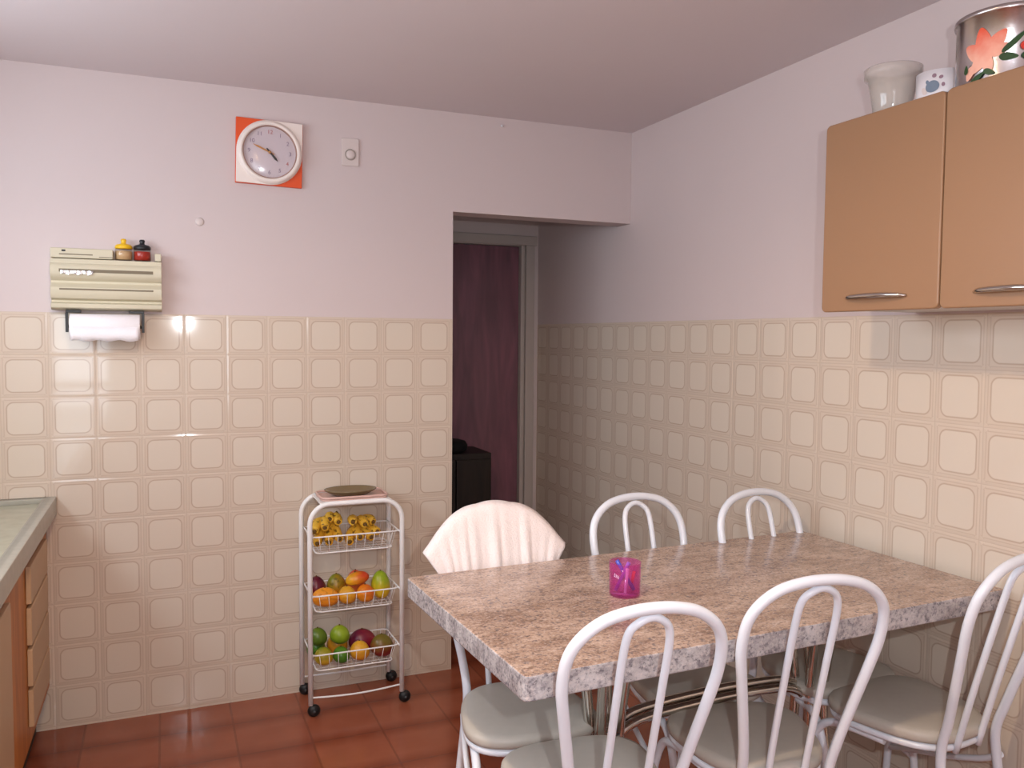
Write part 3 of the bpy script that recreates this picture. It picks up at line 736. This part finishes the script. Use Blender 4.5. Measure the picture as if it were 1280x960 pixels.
# white front: circle of the rim joined with squared bottom-left and top-right corners
poly = []
for i in range(25):                      # round through top-left
    a = math.radians(90+90*i/24); poly.append((.1215*math.cos(a), .1215*math.sin(a)))
poly += [(-.1215, -.1205)]
for i in range(25):
    a = math.radians(270+90*i/24); poly.append((.1215*math.cos(a), .1215*math.sin(a)))
poly += [(.1215, .1205)]
MB().prism([(x, z) for x, z in poly], -.024, -.0165, plane='xz').build('white_front', M['clock_white'], ck, bevel=.002)
MB().lathe([(.097, -.024), (.099, -.034), (.104, -.040), (.112, -.038), (.118, -.030), (.120, -.024)], 64, axis='y').build('rim', M['clock_white'], ck)
MB().lathe([(.0965, -.0242), (.0965, -.036), (.0985, -.0375), (.100, -.036)], 64, axis='y').build('inner_ring', M['dial_rim'], ck)
dl = MB().lathe([(0, -.0255), (.097, -.0255)], 64, axis='y').build('dial', M['dial'], ck)
def numeral(txt, x, z, size, m, parent):
    cu = bpy.data.curves.new('num', 'FONT'); cu.body = txt; cu.size = size; cu.align_x = 'CENTER'; cu.align_y = 'CENTER'; cu.extrude = .0003
    tmp = bpy.data.objects.new('tmp', cu); C.objects.link(tmp)
    dg = bpy.context.evaluated_depsgraph_get(); me = bpy.data.meshes.new_from_object(tmp.evaluated_get(dg))
    bpy.data.objects.remove(tmp); me.materials.clear(); me.materials.append(m)
    o = bpy.data.objects.new('numeral', me); C.objects.link(o); o.parent = parent; o.rotation_euler = (PI/2, 0, 0); o.location = (x, -.0262, z)
for h in range(1, 13):
    a = PI/2-h*PI/6; numeral(str(h), .076*math.cos(a), .076*math.sin(a), .021, M['ink_red'] if h in (12, 4) else M['ink'], dl)
def hand(name, ang, ln, w, m, y):
    c, s = math.cos(ang), math.sin(ang)
    P = [(-.018, -w*.5), (ln*.7, -w), (ln, 0), (ln*.7, w), (-.018, w*.5)]
    MB().prism([(a*c-b_*s, a*s+b_*c) for a, b_ in P], y, y+.0012, plane='xz').build(name, m, ck)
hand('minute_hand', math.radians(158), .068, .0035, M['gold'], -.0300)
hand('hour_hand', math.radians(-48), .045, .0045, M['black'], -.0320)
MB().lathe([(0, -.034), (.005, -.034), (.006, -.0265), (0, -.0262)], 16, axis='y').build('hand_pin', M['gold'], ck)
MB().lathe([(.0962, -.0340), (.080, -.0385), (.05, -.0425), (.02, -.0440), (.0, -.0442), (0, -.0430), (.02, -.0428), (.05, -.0413), (.080, -.0373), (.0958, -.0328)], 64, axis='y').build('glass_cover', M['lens'], ck)

# wall plate with a round button, cap and screw
bp_ = empty('wall_plate', 'small off-white wall plate with a round button, right of the clock', 'wall plate', (.697, D, 2.165))
MB().prism(rrect(-.034, .034, -.056, .052, .006), -.008, -.0005, plane='xz').build('plate', M['plate'], bp_, bevel=.002)
MB().lathe([(.018, -.0085), (.0185, -.011), (.021, -.0115), (.0225, -.0085)], 32, (0, 0, -.012), axis='y').build('ring', M['grey_ring'], bp_)
MB().lathe([(0, -.015), (.014, -.0145), (.0175, -.012), (.018, -.0085)], 32, (0, 0, -.012), axis='y').build('button', M['plate'], bp_)
tag(MB().lathe([(0, -.006), (.011, -.005), (.0155, -.002), (.016, .0004), (0, .0004)], 28, (.132, D, 1.856), axis='y').build('blank_cap', M['plate']), 'small round blank cap on the painted wall above the tiles', 'wall cap')
tag(MB().lathe([(0, -.010), (.004, -.009), (.0055, -.006), (.003, -.0003), (0, -.0003)], 14, (1.345, D, 2.333), axis='y').build('wall_hook', M['ceramic']), 'tiny white hook near the ceiling above the opening', 'hook')

# ------------------------------------------------------------------ wrap dispenser with kitchen roll
ds = empty('wrap_dispenser', 'beige plastic kitchen wrap dispenser on the back wall above the paper roll', 'dispenser', (-.180, D, 1.517))
HWD = .178
# side profile (y out from wall, z up) swept along x
prof = [(-.001, 0), (-.050, 0), (-.062, .008), (-.064, .022), (-.046, .027), (-.046, .034), (-.064, .040), (-.072, .056), (-.072, .078), (-.052, .094), (-.052, .102), (-.066, .110), (-.074, .124), (-.074, .148), (-.068, .158), (-.062, .162), (-.060, .178), (-.030, .180), (-.001, .180)]
n = len(prof); b = MB()
vs = [(-HWD, y, z) for y, z in prof]+[(HWD, y, z) for y, z in prof]
b.add(vs, [tuple(range(n)), tuple(range(2*n-1, n-1, -1))]+[(i, i+n, (i+1) % n+n, (i+1) % n) for i in range(n)])
b.build('body', M['beige'], ds, bevel=.0015)
MB().box(-HWD, -HWD+.198, -.058, -.001, .1805, .2155).build('upper_box', M['beige'], ds, bevel=.004)
MB().box(HWD-.022, HWD, -.056, -.0105, .1805, .208).build('shelf_end', M['beige'], ds, bevel=.003)
MB().box(-.150, .150, -.0755, -.0745, .131, .142).build('upper_slot', M['beige_dark'], ds)
MB().box(-.150, .150, -.0733, -.0722, .069, .0745).build('lower_slot', M['beige_dark'], ds)
MB().box(-.150, -.045, -.0593, -.0582, .192, .1955).build('top_slot', M['beige_dark'], ds)
MB().box(-.025, .020, -.0593, -.0582, .186, .1885).build('cutter_slot', M['beige_dark'], ds)
MB().box(-.142, -.130, -.0600, -.0582, .203, .209).build('black_catch', M['black'], ds)
f_ = MB(); pts = []
for i in range(13): pts.append((-.145+.0085*i, -.0785-.0016*(i % 2), .1235+.003*math.sin(i*1.7)))
vs = []; 
for p in pts: vs += [(p[0], p[1], p[2]), (p[0], p[1]+.0005, .136)]
f_.add(vs, [(2*i, 2*i+1, 2*i+3, 2*i+2) for i in range(12)]); ff = f_.build('foil_strip', M['foil'], ds); md = ff.modifiers.new('t', 'SOLIDIFY'); md.thickness = .0006
for s in (-1, 1):
    xx = s*.122-.008
    MB().prism([(-s*.001, 0)]*0 or [(-.055, -.004), (.0, -.004), (.0, .0), (-.055, .0)], xx-.0045, xx+.0045, plane='yz').build('bracket', M['black'], ds, bevel=.001)
    MB().box(xx-(.045 if s > 0 else .004), xx+(.004 if s > 0 else .045), -.060, -.050, -.0095, -.0005).build('bracket_top', M['black'], ds, bevel=.001)
    MB().box(xx-.0045, xx+.0045, -.064, -.050, -.078, -.0095).build('bracket_arm', M['black'], ds, bevel=.001)
rl = MB().lathe([(.014, -.112), (.043, -.112), (.0445, -.110), (.0445, .110), (.043, .112), (.014, .112), (.014, -.112)], 48, axis='x').build('paper_roll', M['paper'])
rl.location = (-.188, D-.057, 1.517-.058); tag(rl, 'roll of white kitchen paper hanging under the beige dispenser', 'paper roll')
MB().lathe([(.0105, -.1125), (.0137, -.1125), (.0137, .1125), (.0105, .1125), (.0105, -.1125)], 24, axis='x').build('core', M['card'], rl)
MB().tube([(-.1165, 0, 0), (.1165, 0, 0)], .006, 10).build('rod', M['black'], ds, loc=(-.008, -.057, -.058))
b = MB(); vs = []
for i in range(23):
    x = -.108+.0098*i
    vs += [(x, -.0452, 0), (x, -.0452+.001*math.sin(i), -.030), (x, -.042, -.050+.003*math.sin(i*.9))]
b.add(vs, [(3*i+j, 3*i+j+1, 3*i+j+4, 3*i+j+3) for i in range(22) for j in range(2)], 0, True)
sh = b.build('loose_sheet', M['paper'], rl); md = sh.modifiers.new('t', 'SOLIDIFY'); md.thickness = .0006
# spice jars
def jar(name, label, x, lidm, spm, lid_h):
    r = empty(name, label, 'jar', (x, D-.031, 1.6980), 0, 'spice jars on the dispenser shelf')
    MB().lathe([(0, 0), (.027, 0), (.0295, .003), (.0295, .036), (.027, .041), (.0255, .041), (.0275, .036), (.0275, .003), (0, .002)], 32).build('jar_body', M['glass'], r)
    MB().lathe([(0, .0022), (.0272, .0032), (.0272, .033), (0, .033)], 28).build('contents', spm, r)
    MB().lathe([(0, .0415), (.0285, .0415), (.029, .044), (.029, .050), (.024, .056), (.009, .060), (.008, .066), (.010, .072), (.007, .077), (0, .078)], 32).build('lid', lidm, r)
    return r
jar('spice_jar', 'small spice jar with a yellow lid on the dispenser shelf', -.1265, M['yellow'], M['spice_b'], .0)
jar('spice_jar', 'small spice jar of red spice with a black lid on the dispenser shelf', -.0655, M['black'], M['spice_r'], .0)

# ------------------------------------------------------------------ hallway cabinet
hc = empty('hall_cabinet', 'very dark low cabinet standing in the hallway before the purple-brown door', 'cabinet', (1.38, 4.20, 0))
MB().box(-.20, .20, -.14, .14, .05, .83).build('body', M['dark'], hc, bevel=.003)
MB().box(-.18, .18, -.12, .12, 0, .0495).build('plinth', M['dark'], hc)
for x0, x1 in ((-.19, -.003), (.003, .19)):
    dd = MB().box(x0, x1, -.155, -.1405, .07, .80).build('door', M['dark'], hc, bevel=.002)
    MB().tube([((x1-.02) if x0 < -.1 else (x0+.02), -.158, .45), ((x1-.02) if x0 < -.1 else (x0+.02), -.158, .52)], .004, 8).build('handle', M['chrome'], dd)
bb = MB().lathe([(0, .0005), (.07, .0005), (.083, .012), (.085, .035), (.072, .055), (.04, .064), (0, .066)], 32).build('cloth_bag', M['darkcloth'])
bb.location = (1.40, 4.18, .83); tag(bb, 'black soft bag lying on the dark hallway cabinet', 'bag')

# ------------------------------------------------------------------ ceiling lamp
LPX, LPY = .07, 1.05
lamp = empty('ceiling_lamp', 'round warm ceiling lamp over the middle of the kitchen', 'lamp', (LPX, LPY, H))
MB().lathe([(0, -.001), (.125, -.001), (.128, -.010), (.125, -.030), (.110, -.031), (.110, -.012), (0, -.012)], 40).build('lamp_base', M['ceramic'], lamp)
MB().lathe([(.106, -.031), (.104, -.055), (.085, -.078), (.05, -.092), (0, -.097)], 40).build('lamp_shade', M['lampglow'], lamp)

def light(name, typ, loc, rot, energy, col, **k):
    l = bpy.data.lights.new(name, typ); l.energy = energy; l.color = col
    for a, v in k.items(): setattr(l, a, v)
    o = bpy.data.objects.new(name, l); C.objects.link(o); o.location = loc; o.rotation_euler = rot; return o
light('ceiling_lamp_light', 'SPOT', (LPX, LPY, H-.112), (0, 0, 0), 42, (1, .76, .54), shadow_soft_size=.035, spot_size=math.radians(172), spot_blend=.35)
light('window_daylight', 'AREA', (LX-.16, (WY0+WY1)/2, (WZ0+WZ1)/2+.03), (0, math.radians(-78), 0), 26, (.80, .90, 1.0), shape='RECTANGLE', size=.56, size_y=1.7)
light('added_door_fill', 'AREA', (-.66, FY-.20, 1.05), (math.radians(90), 0, 0), 16, (.84, .92, 1.0), shape='RECTANGLE', size=.5, size_y=1.95)  # cool frontal fill, added outside the unseen door
light('camera_flash', 'POINT', (.150, -.01, 1.527), (0, 0, 0), 44, (.90, .95, 1), shadow_soft_size=.014)
light('added_hall_fill', 'AREA', (HL+.03, (D+WT+FD)/2, 1.55), (0, math.radians(-90), 0), .5, (1, .95, .92), shape='RECTANGLE', size=.9, size_y=.5)  # dim unseen fill added for the hall; its end wall has no window

# ------------------------------------------------------------------ world, camera, view
w = bpy.data.worlds.new('world'); bpy.context.scene.world = w; w.use_nodes = True
bg = w.node_tree.nodes['Background']; bg.inputs['Color'].default_value = (.75, .87, 1, 1); bg.inputs['Strength'].default_value = 1.2

f = Vector((math.sin(YAW)*math.cos(PIT), math.cos(YAW)*math.cos(PIT), math.sin(PIT)))
r = Vector((math.cos(YAW), -math.sin(YAW), 0)); u = r.cross(f)
r2 = r*math.cos(ROL)+u*math.sin(ROL); u2 = -r*math.sin(ROL)+u*math.cos(ROL)
cam = bpy.data.cameras.new('camera'); co = bpy.data.objects.new('camera', cam); C.objects.link(co)
cam.sensor_width = 36; cam.lens = FPX*36/1280; cam.clip_start = .02
m4 = Matrix((( r2.x, u2.x, -f.x, 0), (r2.y, u2.y, -f.y, 0), (r2.z, u2.z, -f.z, CAM_H), (0, 0, 0, 1)))
co.matrix_world = m4
sc = bpy.context.scene; sc.camera = co
sc.view_settings.view_transform = 'Standard'; sc.view_settings.look = 'None'; sc.view_settings.gamma = 1; sc.view_settings.exposure = .22
sc.view_settings.use_curve_mapping = False
sc.cycles.max_bounces = 12; sc.cycles.transparent_max_bounces = 12; sc.cycles.sample_clamp_indirect = 6; sc.cycles.blur_glossy = .3
